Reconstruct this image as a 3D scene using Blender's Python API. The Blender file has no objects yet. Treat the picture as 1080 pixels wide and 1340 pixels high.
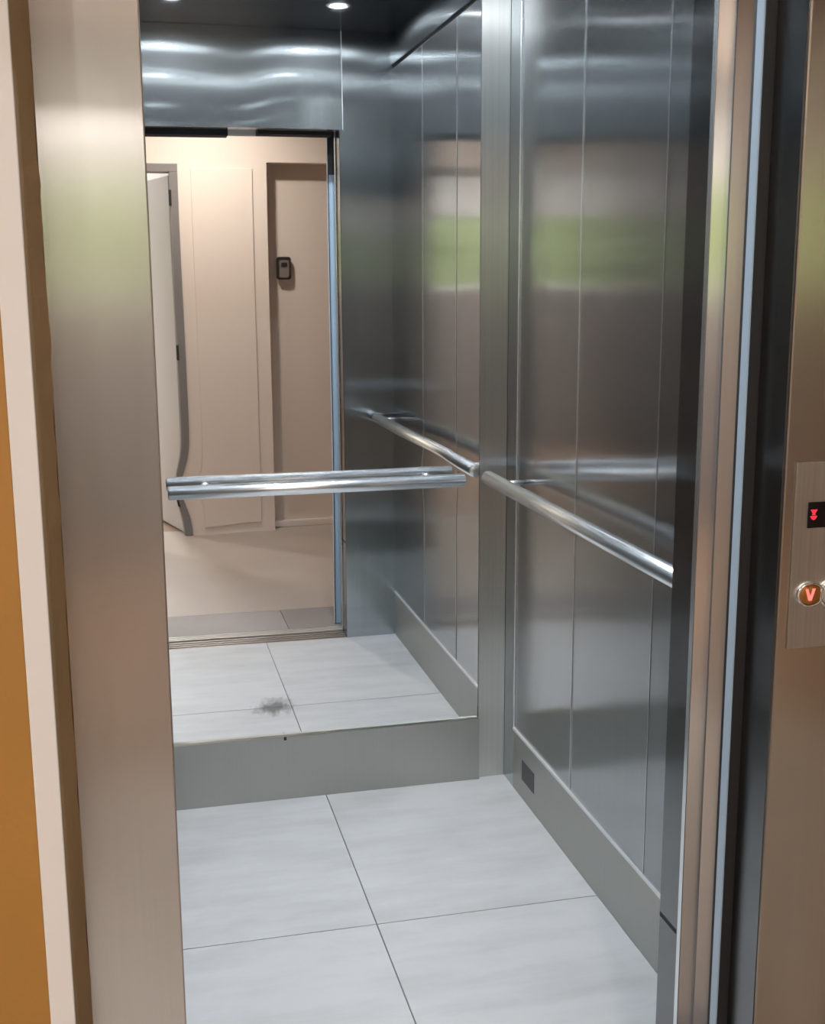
import bpy, bmesh, math, random
from mathutils import Vector, Matrix
random.seed(7)
C = bpy.context.scene.collection
SC = bpy.context.scene

# ------------------------------------------------------------------ camera
cam_d = bpy.data.cameras.new('camera'); cam = bpy.data.objects.new('camera', cam_d); C.objects.link(cam)
yaw, pitch, roll = 0.2327, 0.1919, -0.0056
fw = Vector((math.sin(yaw)*math.cos(pitch), math.cos(yaw)*math.cos(pitch), -math.sin(pitch)))
rt = Vector((math.cos(yaw), -math.sin(yaw), 0)); up = rt.cross(fw)
r2 = rt*math.cos(roll)+up*math.sin(roll); u2 = -rt*math.sin(roll)+up*math.cos(roll)
m = Matrix((r2, u2, -fw)).transposed().to_4x4(); m.translation = Vector((0, 0, 1.53))
cam.matrix_world = m
cam_d.sensor_fit = 'VERTICAL'; cam_d.sensor_height = 24.0; cam_d.lens = 1546.5/1340*24.0
cam_d.clip_start = 0.02
SC.camera = cam
# ------------------------------------------------------------------ world and exposure
w = bpy.data.worlds.new('world'); SC.world = w; w.use_nodes = True
wn = w.node_tree.nodes; wl = w.node_tree.links
wn['Background'].inputs['Color'].default_value = (0.80, 0.88, 1.0, 1)
wn['Background'].inputs['Strength'].default_value = 3.0
SC.view_settings.view_transform = 'Standard'; SC.view_settings.look = 'None'
SC.view_settings.exposure = 0.0; SC.view_settings.gamma = 1.0
SC.view_settings.use_curve_mapping = False
CAB_LIGHT = 1180.0      # radiance of the four cab downlights
HALL_LIGHT = 860.0      # radiance of the landing downlight
ROOM_LIGHT = 1050.0

sun_d = bpy.data.lights.new('sun', 'SUN'); sun = bpy.data.objects.new('sun', sun_d); C.objects.link(sun)
sun_d.energy = 20.0; sun_d.angle = .01; sun_d.color = (1.0, .96, .88); sun.rotation_euler = (math.radians(-38), 0, math.radians(12))
# ------------------------------------------------------------------ main dimensions
XL, XR, YB, YF = -0.07, 1.0865, 3.356, 1.780   # cab interior
OL, OR_ = 0.030, 0.872                         # door opening
ZC = 2.52                                      # cab ceiling
YW = -0.60                                     # landing wall behind the camera
YP = 1.455                                     # face of the lift door frame

# ------------------------------------------------------------------ materials
def new_mat(name):
    m = bpy.data.materials.new(name); m.use_nodes = True
    return m, m.node_tree.nodes, m.node_tree.links, m.node_tree.nodes['Principled BSDF']

def plain(name, col, rough=0.5, metal=0.0, emit=None, strength=0, bump=0, bscale=60, spec=0.5, var=0):
    m, n, l, b = new_mat(name)
    b.inputs['Base Color'].default_value = (*col, 1); b.inputs['Roughness'].default_value = rough
    b.inputs['Metallic'].default_value = metal; b.inputs['Specular IOR Level'].default_value = spec
    if emit:
        b.inputs['Emission Color'].default_value = (*emit, 1); b.inputs['Emission Strength'].default_value = strength
    tc = n.new('ShaderNodeTexCoord')
    if bump:
        t = n.new('ShaderNodeTexNoise'); t.inputs['Scale'].default_value = bscale; t.inputs['Detail'].default_value = 4
        bp = n.new('ShaderNodeBump'); bp.inputs['Strength'].default_value = bump; bp.inputs['Distance'].default_value = 0.002
        l.new(tc.outputs['Object'], t.inputs['Vector']); l.new(t.outputs['Fac'], bp.inputs['Height']); l.new(bp.outputs['Normal'], b.inputs['Normal'])
    if var:
        t = n.new('ShaderNodeTexNoise'); t.inputs['Scale'].default_value = 3.0; t.inputs['Detail'].default_value = 5
        r = n.new('ShaderNodeValToRGB')
        r.color_ramp.elements[0].position = .3; r.color_ramp.elements[1].position = .7
        r.color_ramp.elements[0].color = (*[c*(1-var) for c in col], 1); r.color_ramp.elements[1].color = (*[min(1, c*(1+var)) for c in col], 1)
        l.new(tc.outputs['Object'], t.inputs['Vector']); l.new(t.outputs['Fac'], r.inputs['Fac']); l.new(r.outputs['Color'], b.inputs['Base Color'])
    return m

def brushed(name, col, rough=0.3, aniso=1.0, wave=0.0, grain=0.10, wscale=(1.6, 1.6, 1.1), vert=True, haze=0.0):
    """stainless steel with a vertical grain: highlights smear sideways; 'wave' is the oil-canning of the sheet"""
    m, n, l, b = new_mat(name)
    b.inputs['Metallic'].default_value = 1.0
    b.inputs['Roughness'].default_value = rough; b.inputs['Anisotropic'].default_value = aniso
    geo = n.new('ShaderNodeNewGeometry')
    if vert:
        cr = n.new('ShaderNodeVectorMath'); cr.operation = 'CROSS_PRODUCT'; cr.inputs[0].default_value = (0.001, 0.0007, 1)
        l.new(geo.outputs['True Normal'], cr.inputs[1])
        nm = n.new('ShaderNodeVectorMath'); nm.operation = 'NORMALIZE'; l.new(cr.outputs[0], nm.inputs[0])
        l.new(nm.outputs[0], b.inputs['Tangent'])
    # fine grain lines in colour
    mp = n.new('ShaderNodeMapping'); mp.inputs['Scale'].default_value = (260, 260, 1.2)
    l.new(geo.outputs['Position'], mp.inputs['Vector'])
    t = n.new('ShaderNodeTexNoise'); t.inputs['Scale'].default_value = 1.0; t.inputs['Detail'].default_value = 3
    l.new(mp.outputs[0], t.inputs['Vector'])
    r = n.new('ShaderNodeValToRGB'); r.color_ramp.elements[0].position = .25; r.color_ramp.elements[1].position = .75
    r.color_ramp.elements[0].color = (*[c*(1-grain) for c in col], 1); r.color_ramp.elements[1].color = (*[min(1, c*(1+grain)) for c in col], 1)
    l.new(t.outputs['Fac'], r.inputs['Fac']); l.new(r.outputs['Color'], b.inputs['Base Color'])
    if wave:
        mp2 = n.new('ShaderNodeMapping'); mp2.inputs['Scale'].default_value = wscale
        l.new(geo.outputs['Position'], mp2.inputs['Vector'])
        t2 = n.new('ShaderNodeTexNoise'); t2.inputs['Scale'].default_value = 1.0; t2.inputs['Detail'].default_value = 0.5
        l.new(mp2.outputs[0], t2.inputs['Vector'])
        bp = n.new('ShaderNodeBump'); bp.inputs['Strength'].default_value = 1.0; bp.inputs['Distance'].default_value = wave
        l.new(t2.outputs['Fac'], bp.inputs['Height']); l.new(bp.outputs['Normal'], b.inputs['Normal'])
    if haze:      # second, broad lobe of the brushed surface
        b2 = n.new('ShaderNodeBsdfPrincipled'); b2.inputs['Metallic'].default_value = 1.0
        b2.inputs['Roughness'].default_value = .46; b2.inputs['Anisotropic'].default_value = .5
        l.new(r.outputs['Color'], b2.inputs['Base Color'])
        if vert: l.new(nm.outputs[0], b2.inputs['Tangent'])
        mx = n.new('ShaderNodeMixShader'); mx.inputs[0].default_value = haze
        l.new(b.outputs[0], mx.inputs[1]); l.new(b2.outputs[0], mx.inputs[2]); l.new(mx.outputs[0], n['Material Output'].inputs['Surface'])
    return m

def tile_mat(name, col, seed):
    m, n, l, b = new_mat(name)
    tc = n.new('ShaderNodeNewGeometry')
    mp = n.new('ShaderNodeMapping'); mp.inputs['Scale'].default_value = (1.6, 7.0, 1); mp.inputs['Location'].default_value = (seed*3.1, seed*1.7, seed)
    l.new(tc.outputs['Position'], mp.inputs['Vector'])
    t = n.new('ShaderNodeTexNoise'); t.inputs['Scale'].default_value = 1.5; t.inputs['Detail'].default_value = 7; t.inputs['Roughness'].default_value = .6
    l.new(mp.outputs[0], t.inputs['Vector'])
    t2 = n.new('ShaderNodeTexNoise'); t2.inputs['Scale'].default_value = 4.0; t2.inputs['Detail'].default_value = 8; t2.inputs['Roughness'].default_value = .65
    l.new(tc.outputs['Position'], t2.inputs['Vector'])
    mx = n.new('ShaderNodeMix'); mx.data_type = 'FLOAT'; mx.inputs[0].default_value = .35
    l.new(t.outputs['Fac'], mx.inputs[2]); l.new(t2.outputs['Fac'], mx.inputs[3])
    r = n.new('ShaderNodeValToRGB'); r.color_ramp.elements[0].position = .33; r.color_ramp.elements[1].position = .58
    r.color_ramp.elements[0].color = (col[0]*.80, col[1]*.80, col[2]*.79, 1); r.color_ramp.elements[1].color = (*col, 1)
    l.new(mx.outputs[0], r.inputs['Fac']); l.new(r.outputs['Color'], b.inputs['Base Color'])
    b.inputs['Roughness'].default_value = .42; b.inputs['Specular IOR Level'].default_value = .4
    return m

M = {}
M['wall_steel'] = brushed('cab_wall_steel', (.46, .50, .515), .15, 1.0, wave=.008, grain=.05, haze=.025)
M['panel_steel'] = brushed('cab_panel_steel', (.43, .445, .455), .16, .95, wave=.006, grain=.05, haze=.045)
M['panel_steel_dim'] = brushed('cab_panel_steel_dim', (.40, .415, .425), .16, .95, wave=.006, grain=.05, haze=.045)  # same steel, weaker reflection put into the base colour
M['panel_steel_dimmer'] = brushed('cab_panel_steel_dimmer', (.34, .355, .365), .16, .95, wave=.006, grain=.05, haze=.045)  # same steel, weakest reflection of the three panels painted in as darker colour
M['strip_steel'] = brushed('corner_strip_steel', (.64, .63, .60), .32, 1.0, wave=.003, grain=.04)
M['shaded_steel'] = brushed('shaded_reveal_steel', (.20, .205, .21), .16, 1.0, wave=.004, grain=.03)  # dark reflections of the jamb faces put into the steel colour
M['trans_steel'] = brushed('transom_steel', (.60, .65, .665), .105, 1.0, wave=.016, wscale=(2.6, 2.6, 1.1), grain=.05, haze=.09)
M['frame_steel'] = brushed('door_frame_steel', (.53, .50, .475), .185, .5, wave=.003, grain=.025, haze=.10)
M['frame_steel_ochre_tint'] = brushed('right_jamb_ochre_tint', (.52, .455, .39), .20, .5, wave=.003, grain=.025, haze=.10)  # same steel as the left jamb, with reflected ochre tinted in
M['leaf_steel'] = brushed('door_leaf_steel', (.60, .575, .56), .14, .3, wave=.001, grain=.03)
M['skirt_steel'] = brushed('skirting_steel', (.455, .46, .43), .42, .8, wave=.003, grain=.03)
M['bright_edge'] = plain('bright_steel_edge', (.85, .87, .88), .22, 1.0)
M['chrome'] = plain('polished_steel_tube', (.90, .925, .95), .25, 1.0)
M['black'] = plain('black_void', (.006, .006, .007), .8)
M['rubber'] = plain('black_rubber', (.012, .012, .012), .6)
M['ceiling_black'] = plain('black_gloss_ceiling', (.010, .011, .014), .22)
M['grout'] = plain('floor_grout', (.20, .20, .20), .9)
M['beige_wall'] = plain('beige_paint', (.70, .635, .575), .7, bump=.15, bscale=90)
M['door_beige'] = plain('beige_door_paint', (.62, .555, .50), .55)
M['ochre'] = plain('ochre_paint', (.34, .155, .026), .6, bump=.3, bscale=70, var=.06)
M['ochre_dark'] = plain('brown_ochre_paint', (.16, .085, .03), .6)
M['tan'] = plain('ochre_reveal_plaster', (.30, .18, .07), .8, bump=.6, bscale=50, var=.15)
M['white_trim'] = plain('white_trim', (.66, .605, .57), .6)
M['grey_frame'] = plain('grey_door_frame', (.20, .19, .19), .45)
M['white_leaf'] = plain('white_door_leaf', (.55, .54, .53), .5)
M['white'] = plain('white_paint', (.80, .79, .77), .7)
M['hall_floor'] = plain('beige_landing_floor', (.345, .30, .265), .4, var=.05)
M['granite'] = plain('grey_granite', (.26, .235, .23), .55, bump=.3, bscale=200, var=.12)
M['granite2'] = plain('grey_granite_dark', (.21, .19, .185), .55, bump=.3, bscale=200, var=.12)
M['alu'] = plain('aluminium_sill', (.72, .70, .68), .35, .8)
M['dirty_alu'] = plain('worn_aluminium_sill', (.36, .33, .31), .5, 1.0, var=.3)
M['blue_film'] = plain('pale_blue_film', (.42, .55, .68), .35)
M['wood_floor'] = plain('brown_floor', (.20, .13, .085), .5, var=.2)
M['leafgreen'] = plain('green_foliage', (.42, .50, .25), .6, var=.25)
M['led'] = plain('downlight_lens', (.9, .9, .9), .4, emit=(.86, .93, 1.0), strength=CAB_LIGHT)
M['hall_led'] = plain('landing_lamp_lens', (.9, .9, .9), .4, emit=(1.0, .905, .81), strength=HALL_LIGHT)
M['hall_fill_led'] = plain('fill_lamp_lens', (.9, .9, .9), .4, emit=(1.0, .91, .82), strength=HALL_LIGHT*.35)  # lens of the added landing fill lamp
M['room_led'] = plain('room_lamp_lens', (.9, .9, .9), .4, emit=(1.0, .97, .95), strength=ROOM_LIGHT)
M['display'] = plain('display_glass', (.006, .004, .005), .12)
M['red_led'] = plain('red_led', (.3, .01, .02), .4, emit=(1.0, .03, .06), strength=1.1)
M['v_led'] = plain('red_v_led', (.6, .1, .1), .4, emit=(1.0, .16, .14), strength=1.6)
M['amber'] = plain('amber_button_cap', (.46, .20, .05), .18, .55)
M['plate'] = brushed('operating_plate_steel', (.62, .60, .58), .40, .6)
M['sticker'] = plain('dark_grey_patch', (.06, .06, .062), .5)
M['safe_black'] = plain('black_rubber_shell', (.012, .010, .010), .5)
M['safe_grey'] = plain('grey_zinc_cover', (.22, .20, .19), .45, .4)
M['low_wall'] = plain('grey_brown_lower_wall', (.16, .14, .13), .6)
M['threshold'] = plain('pale_threshold_metal', (.85, .83, .81), .35, .5)
M['dark_satin'] = plain('dark_satin_leaf', (.05, .05, .052), .45, .5)
M['edge_light'] = plain('satin_edging', (.78, .79, .80), .35, .35)
M['shaft'] = plain('dark_shaft_concrete', (.05, .05, .05), .9)
M['scuff'] = plain('dark_scuff', (.03, .03, .03), .8)

# mirror: polished sheet with a dust smudge low down
mm, n, l, b = new_mat('mirror_polish')
b.inputs['Metallic'].default_value = 1.0; b.inputs['Roughness'].default_value = 0.012
geo = n.new('ShaderNodeNewGeometry')
mp = n.new('ShaderNodeMapping'); mp.inputs['Location'].default_value = (-.368/.070, 0, -.290/.030); mp.inputs['Scale'].default_value = (1/.070, 0, 1/.030)
l.new(geo.outputs['Position'], mp.inputs['Vector'])
ln = n.new('ShaderNodeVectorMath'); ln.operation = 'LENGTH'; l.new(mp.outputs[0], ln.inputs[0])
ns = n.new('ShaderNodeTexNoise'); ns.inputs['Scale'].default_value = 45; ns.inputs['Detail'].default_value = 4
l.new(geo.outputs['Position'], ns.inputs['Vector'])
ad = n.new('ShaderNodeMath'); ad.operation = 'MULTIPLY_ADD'; ad.inputs[1].default_value = 1.6; ad.inputs[2].default_value = -.8
l.new(ns.outputs['Fac'], ad.inputs[0])
sm = n.new('ShaderNodeMath'); sm.operation = 'ADD'; l.new(ln.outputs['Value'], sm.inputs[0]); l.new(ad.outputs[0], sm.inputs[1])
rp = n.new('ShaderNodeValToRGB'); rp.color_ramp.elements[0].position = .35; rp.color_ramp.elements[1].position = 1.0
rp.color_ramp.elements[0].color = (.36, .35, .34, 1); rp.color_ramp.elements[1].color = (.93, .93, .925, 1)
l.new(sm.outputs[0], rp.inputs['Fac']); l.new(rp.outputs['Color'], b.inputs['Base Color'])
M['mirror'] = mm

# ------------------------------------------------------------------ mesh helpers
def abox(bm, x0, x1, y0, y1, z0, z1, bev=0.0):
    t = bmesh.new(); bmesh.ops.create_cube(t, size=1)
    for v in t.verts:
        v.co = Vector(((x0+x1)/2+v.co.x*(x1-x0), (y0+y1)/2+v.co.y*(y1-y0), (z0+z1)/2+v.co.z*(z1-z0)))
    if bev:
        bmesh.ops.bevel(t, geom=t.edges[:], offset=bev, segments=2, affect='EDGES', profile=.6)
    me = bpy.data.meshes.new('tmp'); t.to_mesh(me); t.free(); bm.from_mesh(me); bpy.data.meshes.remove(me)

def box(x0, x1, y0, y1, z0, z1, bev=0.0):
    bm = bmesh.new(); abox(bm, x0, x1, y0, y1, z0, z1, bev); return bm

def tube(p0, p1, r, seg=32, cap=True, bev=0.0):
    bm = bmesh.new(); p0 = Vector(p0); p1 = Vector(p1); d = p1-p0; L = d.length
    q = d.to_track_quat('Z', 'Y')
    prof = [(0, 0), (r-bev, 0), (r, bev), (r, L-bev), (r-bev, L), (0, L)] if bev else [(0, 0), (r, 0), (r, L), (0, L)]
    lathe(bm, prof, seg)
    for v in bm.verts: v.co = p0+q@v.co
    return bm

def lathe(bm, prof, seg=32):
    rings = []
    for (r, z) in prof:
        if r < 1e-6: rings.append([bm.verts.new((0, 0, z))])
        else: rings.append([bm.verts.new((r*math.cos(2*math.pi*i/seg), r*math.sin(2*math.pi*i/seg), z)) for i in range(seg)])
    for a, c in zip(rings, rings[1:]):
        for i in range(seg):
            j = (i+1) % seg
            if len(a) == 1 and len(c) == 1: continue
            if len(a) == 1: bm.faces.new((a[0], c[j], c[i]))
            elif len(c) == 1: bm.faces.new((a[i], a[j], c[0]))
            else: bm.faces.new((a[i], a[j], c[j], c[i]))
    bmesh.ops.recalc_face_normals(bm, faces=bm.faces[:])

def prism(pts, y0, y1):
    """extrude an (x, z) outline from y0 to y1"""
    bm = bmesh.new(); A = [bm.verts.new((x, y0, z)) for x, z in pts]; Bv = [bm.verts.new((x, y1, z)) for x, z in pts]
    bm.faces.new(A); bm.faces.new(Bv[::-1]); k = len(pts)
    for i in range(k): bm.faces.new((A[i], Bv[i], Bv[(i+1) % k], A[(i+1) % k]))
    bmesh.ops.recalc_face_normals(bm, faces=bm.faces[:]); return bm

def zprism(pts, z0, z1):
    bm = bmesh.new(); A = [bm.verts.new((x, y, z0)) for x, y in pts]; Bv = [bm.verts.new((x, y, z1)) for x, y in pts]
    bm.faces.new(A); bm.faces.new(Bv[::-1]); k = len(pts)
    for i in range(k): bm.faces.new((A[i], Bv[i], Bv[(i+1) % k], A[(i+1) % k]))
    bmesh.ops.recalc_face_normals(bm, faces=bm.faces[:]); return bm

def obj(name, bm, mat, parent=None, smooth=False, label=None):
    me = bpy.data.meshes.new(name); bm.to_mesh(me); bm.free(); me.materials.append(M[mat] if isinstance(mat, str) else mat)
    if smooth:
        for p in me.polygons: p.use_smooth = True
    o = bpy.data.objects.new(name, me); C.objects.link(o)
    if parent:
        o.parent = parent
        o.matrix_parent_inverse = Matrix.Translation(-parent.location) if parent.type == 'EMPTY' and parent.rotation_euler.z == 0 else Matrix.Identity(4)
    if label: o['label'] = label
    return o

def tag(o, label, cat, group=None):
    o['label'] = label; o['category'] = cat
    if group: o['group'] = group
    return o

def thing(name, label, cat, loc, group=None):
    o = bpy.data.objects.new(name, None); C.objects.link(o); o.location = loc; o.empty_display_size = .1
    return tag(o, label, cat, group)

def struct(name, bm, mat, label=None, smooth=False):
    o = obj(name, bm, mat, smooth=smooth); o['kind'] = 'structure'
    if label: o['label'] = label
    return o

# ================================================================== CAB SHELL
# floor bed with four large tiles
fl = struct('floor', box(XL-.02, XR+.02, YF, YB+.02, -.06, -.004), 'grout', 'pale grey tiled floor inside the lift cab')
TX, TY = .516, 2.578
k = 0
for (x0, x1) in ((XL, TX), (TX, XR)):
    for (y0, y1) in ((YF, TY), (TY, YB)):
        k += 1
        g = .0016
        obj('floor_tile', box(x0+(g if x0 > XL else 0), x1-(g if x1 < XR else 0), y0+(g if y0 > YF else 0), y1-(g if y1 < YB else 0), -.010, 0, .0006),
            tile_mat('pale_concrete_tile_%d' % k, (.515, .515, .52), k), fl)

# right wall: carcass, corner frame strip, upper strip, skirting, four tall panels
wr = struct('wall_right', box(XR+.012, XR+.05, YF-.02, YB+.03, -.03, ZC+.02), 'black', 'brushed steel right wall of the lift cab')
obj('corner_strip', box(XR, XR+.012, 3.258, YB, 0, ZC, .0008), 'wall_steel', wr)
obj('top_strip', box(XR, XR+.012, YF, 3.257, 2.392, ZC, .0008), 'wall_steel', wr)
obj('skirting', box(XR, XR+.012, YF, 3.257, 0, .186, .001), 'skirt_steel', wr)
obj('bottom_edging', box(XR-.004, XR+.010, YF, 3.257, .1865, .1945, .0012), 'edge_light', wr, label='bright edging strip along the top of the skirting')
obj('side_edging', box(XR-.003, XR+.010, 3.2520, 3.2565, .193, 2.378, .0012), 'bright_edge', wr)
segs = [(2.787, 3.2495, .10, 'panel_steel'), (2.315, 2.785, -.22, 'panel_steel_dim'), (YF, 2.313, .34, 'panel_steel_dimmer')]
for y in (2.314, 2.786): obj('seam_highlight', box(XR-.0002, XR+.010, y-.0008, y+.0008, .194, 2.376, .0003), 'bright_edge', wr)  # added bright strips stand in for light caught on the panel bevels
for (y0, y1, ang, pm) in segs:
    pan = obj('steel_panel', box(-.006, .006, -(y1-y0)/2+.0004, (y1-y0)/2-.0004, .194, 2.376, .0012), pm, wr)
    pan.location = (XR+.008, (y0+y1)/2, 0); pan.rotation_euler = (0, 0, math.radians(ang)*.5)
obj('patch', box(XR-.0012, XR+.001, 3.065, 3.175, .060, .122, .0005), 'sticker', wr, label='small dark grey square patch on the skirting')

# left wall (mostly seen as a reflection)
wlft = struct('wall_left', box(XL-.05, XL-.012, YF-.02, YB+.03, -.03, ZC+.02), 'black', 'brushed steel left wall of the lift cab')
obj('skirting', box(XL-.012, XL, YF, YB, 0, .186, .001), 'skirt_steel', wlft)
obj('top_strip', box(XL-.012, XL, YF, YB, 2.392, ZC, .0008), 'wall_steel', wlft)
for (y0, y1) in ((YF, 2.250), (2.251, 2.720), (2.721, 3.257), (3.258, YB)):
    obj('steel_panel', box(XL-.012, XL-.001, y0, y1-.0006, .190, 2.376, .0012), 'panel_steel', wlft)

# back wall: corner strip, skirting box
wb = struct('wall_back', box(XL-.05, XR+.05, YB+.012, YB+.05, -.03, ZC+.02), 'black', 'rear wall of the lift cab carrying the mirror')
obj('corner_strip', box(1.0025, XR-.0005, YB-.004, YB+.012, 0, ZC, .001), 'strip_steel', wb)
sk = obj('skirting', box(XL, 1.001, YB-.018, YB+.010, 0, .198, .0015), 'skirt_steel', wb)
obj('scuff_mark', box(.392, .400, YB-.0195, YB-.0175, .188, .198, .0006), 'scuff', sk)

# front wall: transom and return columns (seen in the mirror)
wf = struct('wall_front', box(XL-.05, OL-.006, YF-.075, YF-.012, -.03, ZC+.02), 'black', 'front wall of the lift cab around the door opening')
def ushape(x0, x1): return box(x0, x1, YF-.080, YF, 0, ZC, .0015)
obj('front_column', ushape(OL-.10-.001, OL), 'wall_steel', wf)
obj('front_column', ushape(OR_, XR+.012), 'wall_steel', wf)
obj('jamb_shade', box(OR_-.0012, OR_+.0002, YF-.079, YF-.001, 0, 2.137), 'shaded_steel', wf)  # added thin sheets that paint the jamb faces dark like their reflections
obj('jamb_shade', box(OL-.0002, OL+.0012, YF-.079, YF-.001, 0, 2.137), 'shaded_steel', wf)
obj('transom', box(OL+.0015, OR_+.013, YF-.075, YF+.001, 2.138, ZC, .0012), 'trans_steel', wf)
obj('scuff_mark', box(OR_-.0018, OR_-.0010, 1.715, 1.778, .420, .428), 'scuff', wf)

obj('seam_highlight', box(OR_+.0136, OR_+.0156, YF-.010, YF+.0016, 2.138, ZC-.001, .0004), 'edge_light', wf)  # bright strip added as the light line of the transom seam
# ceiling
ce = struct('ceiling', box(XL-.03, XR+.03, YF-.03, YB+.03, ZC, ZC+.03), 'ceiling_black', 'black glossy ceiling of the lift cab')
GL = 'recessed ceiling downlights of the lift cab'
LAMPS = [(.80, 2.22, 'small round ceiling downlight toward the door, right side, seen in the mirror'),
         (.20, 2.22, 'small round ceiling downlight toward the door, left side, seen in the mirror'),
         (.80, 2.92, 'small round ceiling downlight near the mirror, right side'),
         (.20, 2.92, 'small round ceiling downlight near the mirror, left side')]
for (x, y, lab) in LAMPS:
    t = thing('downlight', lab, 'light', (x, y, ZC), GL)
    bm = bmesh.new(); lathe(bm, [(.030, 0), (.044, 0), (.046, -.003), (.044, -.005), (.032, -.006), (.030, -.002), (.030, 0)], 40)
    for v in bm.verts: v.co += Vector((x, y, ZC))
    obj('bezel', bm, 'alu', t, True)
    bm = bmesh.new(); lathe(bm, [(0, -.0045), (.018, -.004), (.029, -.001)], 32)
    for v in bm.verts: v.co += Vector((x, y, ZC))
    obj('lens', bm, 'led', t, True)

# ================================================================== MIRROR (slightly wavy sheet, dimpled where the rail is bolted)
PEGS = [(.190, .962), (.840, .962)]
mt = thing('mirror', 'full-height polished mirror on the lift back wall, above the steel skirting', 'mirror', (.47, YB, .2))
bm = bmesh.new(); x0, x1, z0, z1 = XL+.001, 1.001, .1985, ZC-.001
nx, nz = 108, 232; grid = []
for j in range(nz+1):
    row = []
    for i in range(nx+1):
        x = x0+(x1-x0)*i/nx; z = z0+(z1-z0)*j/nz
        d = .00005*math.sin(x*9+z*3.1)+.00007*math.sin(z*6.3+x*4+1)
        for (px, pz) in PEGS:
            rr = ((x-px)**2+((z-pz))**2)
            d += .0007*math.exp(-rr/(2*.05**2))
        row.append(bm.verts.new((x, YB+d, z)))
    grid.append(row)
for j in range(nz):
    for i in range(nx): bm.faces.new((grid[j][i], grid[j][i+1], grid[j+1][i+1], grid[j+1][i]))
# back and rim give it thickness
bv = [bm.verts.new((x, YB+.006, z)) for x, z in ((x0, z0), (x1, z0), (x1, z1), (x0, z1))]
bm.faces.new(bv[::-1])
obj('mirror_sheet', bm, 'mirror', mt, True)
obj('edge_strip', box(1.0008, 1.0022, YB-.0015, YB+.010, .1985, ZC-.001), 'sticker', mt)

# ================================================================== HANDRAILS
ZR = .962
hr = thing('handrail', 'polished steel handrail running across the mirror', 'handrail', (.5, YB-.075, ZR))
obj('rail_tube', tube((.084, YB-.075, ZR), (.935, YB-.075, ZR), .0195, 40, bev=.003), 'chrome', hr, True)
for (px, pz) in PEGS:
    bm = tube((px, YB-.060, pz), (px, YB-.001, pz), .0075, 24)
    b2 = tube((px, YB-.006, pz), (px, YB-.0003, pz), .014, 28, bev=.002)
    me = bpy.data.meshes.new('t'); b2.to_mesh(me); b2.free(); bm.from_mesh(me)
    obj('standoff', bm, 'chrome', hr, True)
hr2 = thing('handrail', 'polished steel handrail on the right panelled wall', 'handrail', (XR-.075, 2.5, ZR+.003))
xr = XR-.078
obj('rail_tube', tube((xr, 1.800, ZR+.003), (xr, 3.290, ZR+.003), .0205, 40, bev=.003), 'chrome', hr2, True)
for y in (1.87, 3.18):
    obj('standoff', tube((xr+.012, y, ZR+.003), (XR+.004, y, ZR+.003), .0075, 24), 'chrome', hr2, True)

# lift shaft shell around the cab
sh = struct('wall_shaft', box(-.60, -.50, 1.605, 4.0, -.5, 3.0), 'shaft', 'dark concrete lift shaft around the cab')
obj('shaft_side', box(1.60, 1.70, 1.605, 4.0, -.5, 3.0), 'shaft', sh)
obj('shaft_back', box(-.60, 1.70, 3.9, 4.0, -.5, 3.0), 'shaft', sh)
obj('shaft_top', box(-1.7, 2.3, 1.605, 4.0, 2.86, 3.0), 'shaft', sh)
obj('shaft_bottom', box(-1.7, 2.3, 1.25, 4.0, -.6, -.5), 'shaft', sh)
# ================================================================== SILLS
cs = thing('door_sill', 'worn grooved metal sill at the edge of the cab floor', 'sill', (.45, 1.73, 0))
def sill(y0, y1, ng, mat, parent):
    bm = bmesh.new(); abox(bm, -.25, 1.15, y0, y1, -.03, -.010)
    wdt = (y1-y0)/(2*ng+1)
    for i in range(ng+1): abox(bm, -.25, 1.15, y0+2*i*wdt, y0+(2*i+1)*wdt, -.012, -.0005, .0008)
    return obj('grooved_track', bm, mat, parent)
sill(1.682, YF-.0005, 3, 'dirty_alu', cs)
ls = thing('door_sill', 'brushed aluminium landing sill beside the granite threshold', 'sill', (.45, 1.62, 0))
sill(1.592, 1.652, 2, 'alu', ls)
struct('trim_1', box(-.3, 1.3, 1.590, YB+.3, -.5, -.065), 'black', 'dark lift shaft below the sills')

# ================================================================== LIFT DOORS AND FRAME
cl = thing('sliding_door', 'retracted brushed steel cab door leaf beside the right column', 'door', (.90, 1.69, 0))
obj('door_panel', zprism([(.8665, 1.688), (.8902, 1.6786), (.8902, 1.690), (1.06, 1.690), (1.06, 1.7005), (.8665, 1.7005)], .004, 2.16), 'leaf_steel', cl)
obj('edge_highlight', box(.8652, .8668, 1.6872, 1.6995, .004, 2.16, .0004), 'bright_edge', cl)  # bright strip added for the light line on the leaf edge
cl2 = thing('sliding_door', 'second retracted steel cab door leaf just in front of the first', 'door', (.92, 1.665, 0))
obj('door_panel', zprism([(.8914, 1.6779), (.91375, 1.6656), (1.08, 1.6656), (1.08, 1.6865), (.8914, 1.6865)], .004, 2.16), 'leaf_steel', cl2)
obj('edge_highlight', box(.8903, .8916, 1.6774, 1.6850, .004, 2.16, .0004), 'bright_edge', cl2)  # bevel highlight between the leaves put in as a bright strip
ll = thing('sliding_door', 'retracted landing door leaf edged with a pale blue strip', 'door', (.93, 1.547, 0))
obj('door_panel', box(.8585, 1.10, 1.5355, 1.5555, .003, 2.148, .0005), 'dark_satin', ll)
obj('edge_film', box(.8560, .8585, 1.5370, 1.5570, .003, 2.148, .001), 'blue_film', ll, label='pale blue protective strip')
obj('back_film', box(.8605, .886, 1.5556, 1.5572, .003, 1.98), 'blue_film', ll, label='pale blue protective film')
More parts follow.
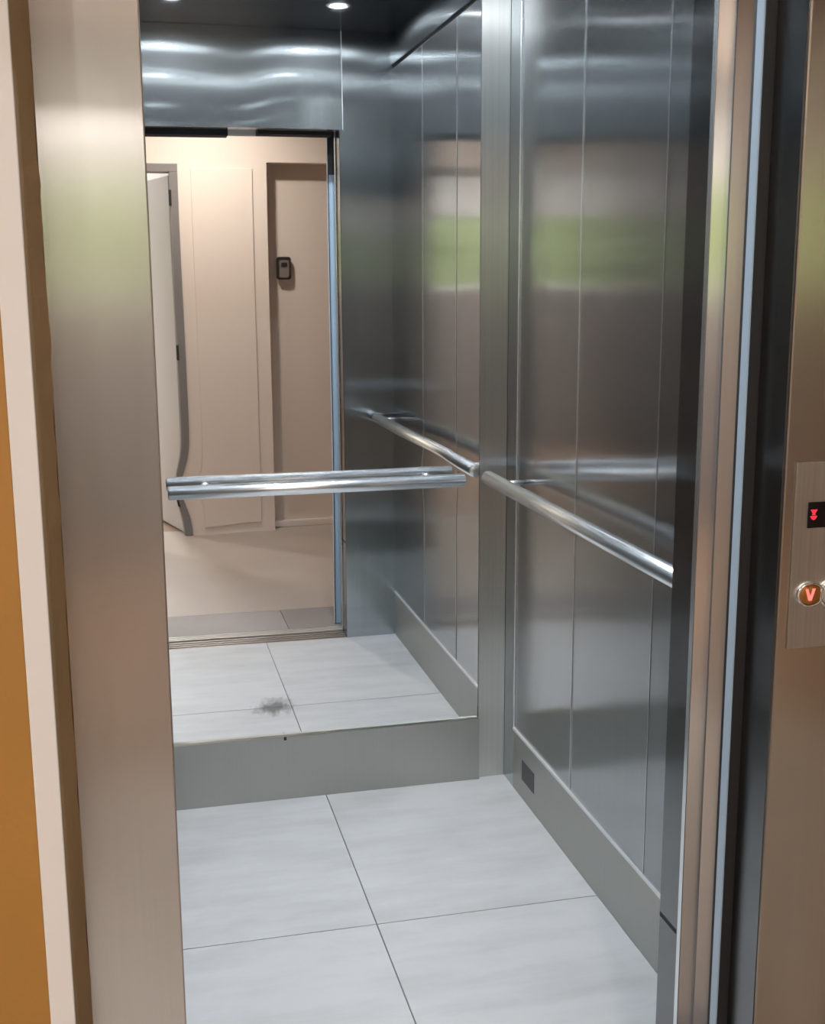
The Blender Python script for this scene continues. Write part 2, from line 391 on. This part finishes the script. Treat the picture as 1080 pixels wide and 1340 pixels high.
obj('rubber_seal', box(.8570, .8600, 1.5572, 1.5660, .003, 2.148, .001), 'rubber', ll, label='black rubber seal')

df = thing('door_frame', 'brushed steel lift door frame, left of the opening to right of the call panel', 'door frame', (.45, YP, 0))
obj('left_jamb', box(-.092, OL, YP, 1.535, 0, 2.31, .002), 'frame_steel', df)
obj('right_jamb', box(OR_+.004, 1.10, YP, 1.535, 0, 2.31, .003), 'frame_steel_ochre_tint', df)
obj('reveal_shade', box(OR_+.0025, OR_+.0045, YP+.004, 1.534, 0, 2.151), 'shaded_steel', df)  # added thin sheet, dark reflection of the reveal put in as colour
obj('header', box(OL, OR_+.004, YP+.001, 1.572, 2.152, 2.31, .002), 'frame_steel', df)
# door gear housing above the opening, dark with a couple of pale brackets
gh = thing('door_gear', 'dark door gear strip above the lift opening, seen in the mirror', 'mechanism', (.45, 1.64, 2.17))
obj('housing', box(-.10, .43, 1.600, 1.690, 2.118, 2.40), 'black', gh)
obj('housing', box(.55, .855, 1.600, 1.690, 2.126, 2.40), 'black', gh)
obj('bracket', box(.432, .548, 1.612, 1.640, 2.124, 2.40, .002), 'white_trim', gh)

# call panel on the right jamb
cp = thing('call_panel', 'lift call panel with red arrow display and round buttons, right jamb', 'call panel', (.95, YP, 1.15))
obj('plate', box(.8925, 1.035, YP-.0035, YP-.0002, 1.013, 1.282, .0012), 'plate', cp)
dp = obj('display', box(.9125, .985, YP-.0060, YP-.0030, 1.1885, 1.2255, .0010), 'display', cp)
yd0, yd1 = YP-.0066, YP-.0061
obj('arrow', prism([(.9152, 1.2150), (.9262, 1.2150), (.9232, 1.2108), (.9225, 1.2090), (.9240, 1.2072), (.9174, 1.2072), (.9189, 1.2090), (.9182, 1.2108)], yd0, yd1), 'red_led', dp, label='red lit down arrow')
obj('arrow', prism([(.9150, 1.2060), (.9262, 1.2060), (.9238, 1.2020), (.9206, 1.2000), (.9174, 1.2020)], yd0, yd1), 'red_led', dp, label='red lit down arrow')
def button(cx, cz, rx, rz, mat, nm):
    bm = bmesh.new(); lathe(bm, [(1.0, 0), (1.0, .35), (.93, .75), (.86, .85), (.80, .75)], 48)
    for v in bm.verts: x, y, z = v.co; v.co = Vector((cx+x*rx, YP-.0035-z*.008, cz+y*rz))
    bmesh.ops.recalc_face_normals(bm, faces=bm.faces[:])
    bz = obj(nm, bm, 'bright_edge', cp, True)
    bm = bmesh.new(); lathe(bm, [(0, .95), (.4, .92), (.66, .78), (.82, .5)], 48)
    for v in bm.verts: x, y, z = v.co; v.co = Vector((cx+x*rx, YP-.0035-z*.008, cz+y*rz))
    bmesh.ops.recalc_face_normals(bm, faces=bm.faces[:])
    obj('button_cap', bm, mat, bz, True)
    return bz
b1 = button(.9225, 1.0925, .0225, .0190, 'amber', 'button')
vp = [(-.0075, .0085), (-.0040, .0085), (0, -.0030), (.0040, .0085), (.0075, .0085), (.0022, -.0085), (-.0022, -.0085)]
obj('letter', prism([(.9195+x, 1.0935+z) for x, z in vp], YP-.0122, YP-.0108), 'v_led', b1, label='red lit letter V')
b2_ = button(.9560, 1.0915, .0215, .0215, 'bright_edge', 'button')
b2_['label'] = 'unlit steel button'; 

# ================================================================== LANDING
lf = struct('floor_landing', box(-1.6, 2.35, YW-.14, 1.262, -.05, 0), 'hall_floor', 'beige tiled landing floor')
gs = struct('trim_2', box(-.15, 1.15, 1.262, 1.590, -.05, -.008), 'grout', 'granite threshold strip in front of the lift')
obj('granite_slab', box(-.14, .640, 1.264, 1.590, -.012, 0, .001), 'granite', gs)
obj('granite_slab', box(.642, 1.14, 1.264, 1.590, -.012, 0, .001), 'granite2', gs)
# ochre wall around the lift
wlo = struct('wall_lift_side', box(-1.6, -.1270, 1.300, 1.60, 0, 2.80), 'ochre', 'ochre painted wall left of the lift frame')
obj('wall_right_part', box(1.125, 2.35, 1.300, 1.60, 0, 2.80), 'ochre', wlo)
obj('wall_over_part', box(-.127, 1.125, 1.300, 1.60, 2.312, 2.80), 'ochre', wlo)
struct('trim_3', box(-.1272, -.1000, 1.2965, 1.306, 0, 2.312, .001), 'white_trim', 'off-white corner strip beside the lift frame')
# plaster reveal with a slightly ragged edge against the frame
pts = []
bm = bmesh.new(); N = 90; A = []; Bq = []
for i in range(N+1):
    z = 2.312*i/N
    jx = -.0905+random.uniform(-.0012, .0012)+(.002 if random.random() < .08 else 0)
    A.append([bm.verts.new((-.1000, 1.3062, z)), bm.verts.new((jx, YP-.0004, z)), bm.verts.new((-.127, YP-.0004, z)), bm.verts.new((-.127, 1.3062, z))])
for a, c in zip(A, A[1:]):
    for q in range(4): bm.faces.new((a[q], a[(q+1) % 4], c[(q+1) % 4], c[q]))
bm.faces.new(A[0][::-1]); bm.faces.new(A[-1]); bmesh.ops.recalc_face_normals(bm, faces=bm.faces[:])
struct('trim_4', bm, 'tan', 'narrow ochre plaster reveal against the left steel jamb')
struct('trim_5', zprism([(1.1005, YP), (1.108, 1.3062), (1.125, 1.3062), (1.125, YP)], 0, 2.312), 'tan')
struct('wall_landing_left', box(-1.65, -1.6, YW, 1.6, 0, 2.8), 'beige_wall')
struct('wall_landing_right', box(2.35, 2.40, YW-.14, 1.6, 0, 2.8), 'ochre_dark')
struct('ceiling_landing', box(-1.65, 2.40, YW-.14, 1.6, 2.8, 2.85), 'white', 'white landing ceiling')
# wall behind the camera: open door, pier, apartment door; wide openings at both ends
DL, DR, DT = -.27, .330, 2.225
AL, AR, AT = .845, 1.72, 2.235
PL, PR = -.50, 1.84
yw0 = YW-.14
wbh = struct('wall_landing_rear', box(DR, AL, yw0, YW, 0, 2.8), 'beige_wall', 'beige landing wall opposite the lift, seen in the mirror')
obj('wall_part', box(PL, DL, yw0, YW, 0, 2.8), 'beige_wall', wbh)
obj('wall_part', box(AR, PR, yw0, YW, 0, 2.8), 'beige_wall', wbh)
obj('wall_part', box(DL, DR, yw0, YW, DT, 2.8), 'beige_wall', wbh)
obj('wall_part', box(AL, AR, yw0, YW, AT, 2.8), 'beige_wall', wbh)
obj('wall_part', box(-1.65, PL, yw0, YW, 2.32, 2.8), 'beige_wall', wbh)
obj('wall_part', box(PR, 2.40, yw0, YW, 2.32, 2.8), 'beige_wall', wbh)
cu = thing('cupboard_door', 'flush beige service cupboard door between the two doorways, in the mirror', 'door', (.56, YW, 0))
obj('cupboard_leaf', box(.405, .760, YW+.0002, YW+.010, .060, 2.20, .003), 'beige_wall', cu)

# open grey-framed door
d1 = struct('door_1', box(DR-.048, DR, YW-.10, YW+.012, 0, DT-.0485, .003), 'grey_frame', 'grey framed doorway with a pale leaf standing open')
obj('frame_side', box(DL, DL+.048, YW-.10, YW+.012, 0, DT-.0485, .003), 'grey_frame', d1)
obj('frame_head', box(DL, DR, YW-.10, YW+.012, DT-.048, DT, .003), 'grey_frame', d1)
hx, hy = DR-.052, YW-.085
leaf = obj('door_leaf', box(-.548, 0, -.038, 0, .008, 2.165, .003), 'white_leaf', d1)
leaf.location = (hx, hy, 0); leaf.rotation_euler = (0, 0, math.radians(74))
for z in (2.03, 1.12, .25):
    obj('hinge', tube((hx+.004, hy+.100, z-.045), (hx+.004, hy+.100, z+.045), .008, 16), 'rubber', d1)
hd = obj('door_handle', tube((0, 0, 0), (0, .05, 0), .009, 16), 'chrome', leaf, True)
hd.location = (-.49, -.088, 1.02)

# apartment door in its recess
d2 = struct('door_2', box(AL, AR, yw0-.0, yw0+.030, .018, AT, .002), 'door_beige', 'plain beige apartment door in a recess')
obj('threshold', box(AL+.002, AR-.002, yw0+.030, yw0+.062, 0, .042, .006), 'threshold', d2, label='bright metal threshold bar')
ks = thing('key_safe', 'small black and grey key safe on the beige apartment door', 'key safe', (.950, yw0+.03, 1.62))
def rrect(cx, cz, hw, hh, r, n=6):
    P = []
    for (sx, sz, a0) in ((1, 1, 0), (-1, 1, 90), (-1, -1, 180), (1, -1, 270)):
        for i in range(n+1):
            a = math.radians(a0+90*i/n); P.append((cx+sx*(hw-r)+r*math.cos(a), cz+sz*(hh-r)+r*math.sin(a)))
    return P
kx, kz, ky = .948, 1.622, yw0+.030
obj('shell', prism(rrect(kx, kz, .043, .068, .016), ky, ky+.038), 'safe_black', ks)
obj('cover', prism(rrect(kx, kz-.004, .029, .052, .010), ky+.038, ky+.046), 'safe_grey', ks)
obj('shutter', prism(rrect(kx, kz+.022, .018, .012, .003), ky+.046, ky+.050), 'safe_black', ks)

# landing downlight, then a second lamp added as unseen fill
for lx, ly, lab in ((.45, .02, 'round warm ceiling light washing the beige wall opposite the lift'), (-1.0, .75, 'added unseen fill light on the landing ceiling, over the ochre wall side')):
    hl = thing('ceiling_light', lab, 'light', (lx, ly, 2.8), 'ceiling lights of the landing')
    bm = bmesh.new(); lathe(bm, [(.060, -.004), (.078, -.004), (.080, -.045), (.070, -.050), (.062, -.045), (.060, -.010)], 40)
    for v in bm.verts: v.co += Vector((lx, ly, 2.8))
    obj('bezel', bm, 'white', hl, True)
    bm = bmesh.new(); lathe(bm, [(0, -.030), (.04, -.028), (.060, -.022)], 40)
    for v in bm.verts: v.co += Vector((lx, ly, 2.8))
    obj('lens', bm, 'hall_led' if lx > 0 else 'hall_fill_led', hl, True)

# ================================================================== ROOM BEYOND THE OPEN DOOR
RY = -3.7
RX0, RX1 = -2.9, 4.4
struct('floor_room', box(RX0, RX1, RY, yw0, -.05, 0), 'wood_floor', 'brown floor of the hall beyond the open door')
struct('ceiling_room', box(RX0, RX1, RY-.1, yw0, 2.62, 2.67), 'white')
struct('wall_room_left', box(RX0-.05, RX0, RY, yw0, 0, 2.62), 'white')
struct('wall_room_right', box(RX1, RX1+.05, RY, yw0, 0, 2.62), 'white')
struct('wall_room_front', box(RX0, -1.65, yw0, YW, 0, 2.8), 'white')
struct('wall_room_side', box(2.40, RX1, yw0, YW, 0, 2.8), 'white')
WX0, WX1, WZ0, WZ1 = RX0+.15, RX1-.15, 1.46, 2.14
wr_ = struct('wall_room_rear', box(RX0, RX1, RY-.12, RY, 0, WZ0), 'low_wall')
obj('wall_part', box(RX0, RX1, RY-.12, RY, WZ1, 2.62), 'white', wr_)
obj('wall_part', box(RX0, WX0, RY-.12, RY, WZ0, WZ1), 'white', wr_)
obj('wall_part', box(WX1, RX1, RY-.12, RY, WZ0, WZ1), 'white', wr_)
w1 = struct('window_1', box(WX0, WX1, RY-.08, RY-.02, WZ0, WZ0+.04, .002), 'white', 'wide window band of the far hall with greenery outside')
obj('frame_bar', box(WX0, WX1, RY-.08, RY-.02, WZ1-.04, WZ1, .002), 'white', w1)
MX = [WX0+.02+(WX1-WX0-.04)*i/6 for i in range(7)]
for mx in MX: obj('mullion', box(mx-.02, mx+.02, RY-.075, RY-.025, WZ0, WZ1, .002), 'white', w1)
gm, gn, gl_, gb = new_mat('window_glass')
gb.inputs['Base Color'].default_value = (1, 1, 1, 1); gb.inputs['Roughness'].default_value = .0; gb.inputs['Transmission Weight'].default_value = 1; gb.inputs['IOR'].default_value = 1.01
for p0, p1 in zip(MX, MX[1:]): obj('pane', box(p0+.018, p1-.018, RY-.052, RY-.048, WZ0+.03, WZ1-.03), gm, w1)
for lx, lab in ((-1.5, 'round white ceiling light of the far hall, seen past the pier by the open door'), (-.10, 'round white ceiling light straight behind the open grey-framed door'), (2.6, 'round white ceiling light of the far hall beyond the apartment door')):
    rl = thing('ceiling_light', lab, 'light', (lx, -2.6, 2.62), 'ceiling lights of the far hall')
    bm = bmesh.new(); lathe(bm, [(.09, 0), (.10, -.01), (.10, -.03), (.09, -.034)], 40)
    for v in bm.verts: v.co += Vector((lx, -2.6, 2.62))
    obj('bezel', bm, 'white', rl, True)
    bm = bmesh.new(); lathe(bm, [(0, -.034), (.06, -.034), (.09, -.032)], 40)
    for v in bm.verts: v.co += Vector((lx, -2.6, 2.62))
    obj('lens', bm, 'room_led', rl, True)
# hedge outside the window: lumpy core covered in clumped leaves
bm = bmesh.new()
xs = [-5.5+i*.25 for i in range(51)]
rows = []
for j in range(12):
    z = j*.24
    rows.append([bm.verts.new((x, RY-1.42+random.uniform(-.06, .06), z+(.12*math.sin(x*2.3) if j == 11 else 0))) for x in xs])
for j in range(11):
    for i in range(50): bm.faces.new((rows[j][i], rows[j][i+1], rows[j+1][i+1], rows[j+1][i]))
topb = [bm.verts.new((x, RY-2.2, 2.6)) for x in xs]; botb = [bm.verts.new((x, RY-2.2, 0)) for x in xs]
for i in range(50):
    bm.faces.new((rows[11][i], rows[11][i+1], topb[i+1], topb[i])); bm.faces.new((topb[i], topb[i+1], botb[i+1], botb[i]))
for i in range(12000):
    x = random.uniform(-5.5, 7); z = random.uniform(.05, 2.72+.12*math.sin(x*2.3)); y = RY-1.22+random.uniform(-.2, .2)
    s_ = random.uniform(.04, .09); q = Matrix.Rotation(random.uniform(0, 6.28), 3, Vector((random.uniform(-1, 1), random.uniform(-1, 1), random.uniform(-1, 1))).normalized())
    vs = [bm.verts.new(Vector((x, y, z))+q@Vector(c)*s_) for c in ((-1, 0, 0), (0, -.5, .1), (1, 0, 0), (0, .5, .1))]
    bm.faces.new(vs)
hg = obj('hedge', bm, 'leafgreen')
tag(hg, 'tall green hedge outside the far window', 'hedge'); hg['kind'] = 'stuff'
struct('ground', box(-7, 9, RY-4, RY-.15, -.1, 0), 'leafgreen', 'green ground outside the window')
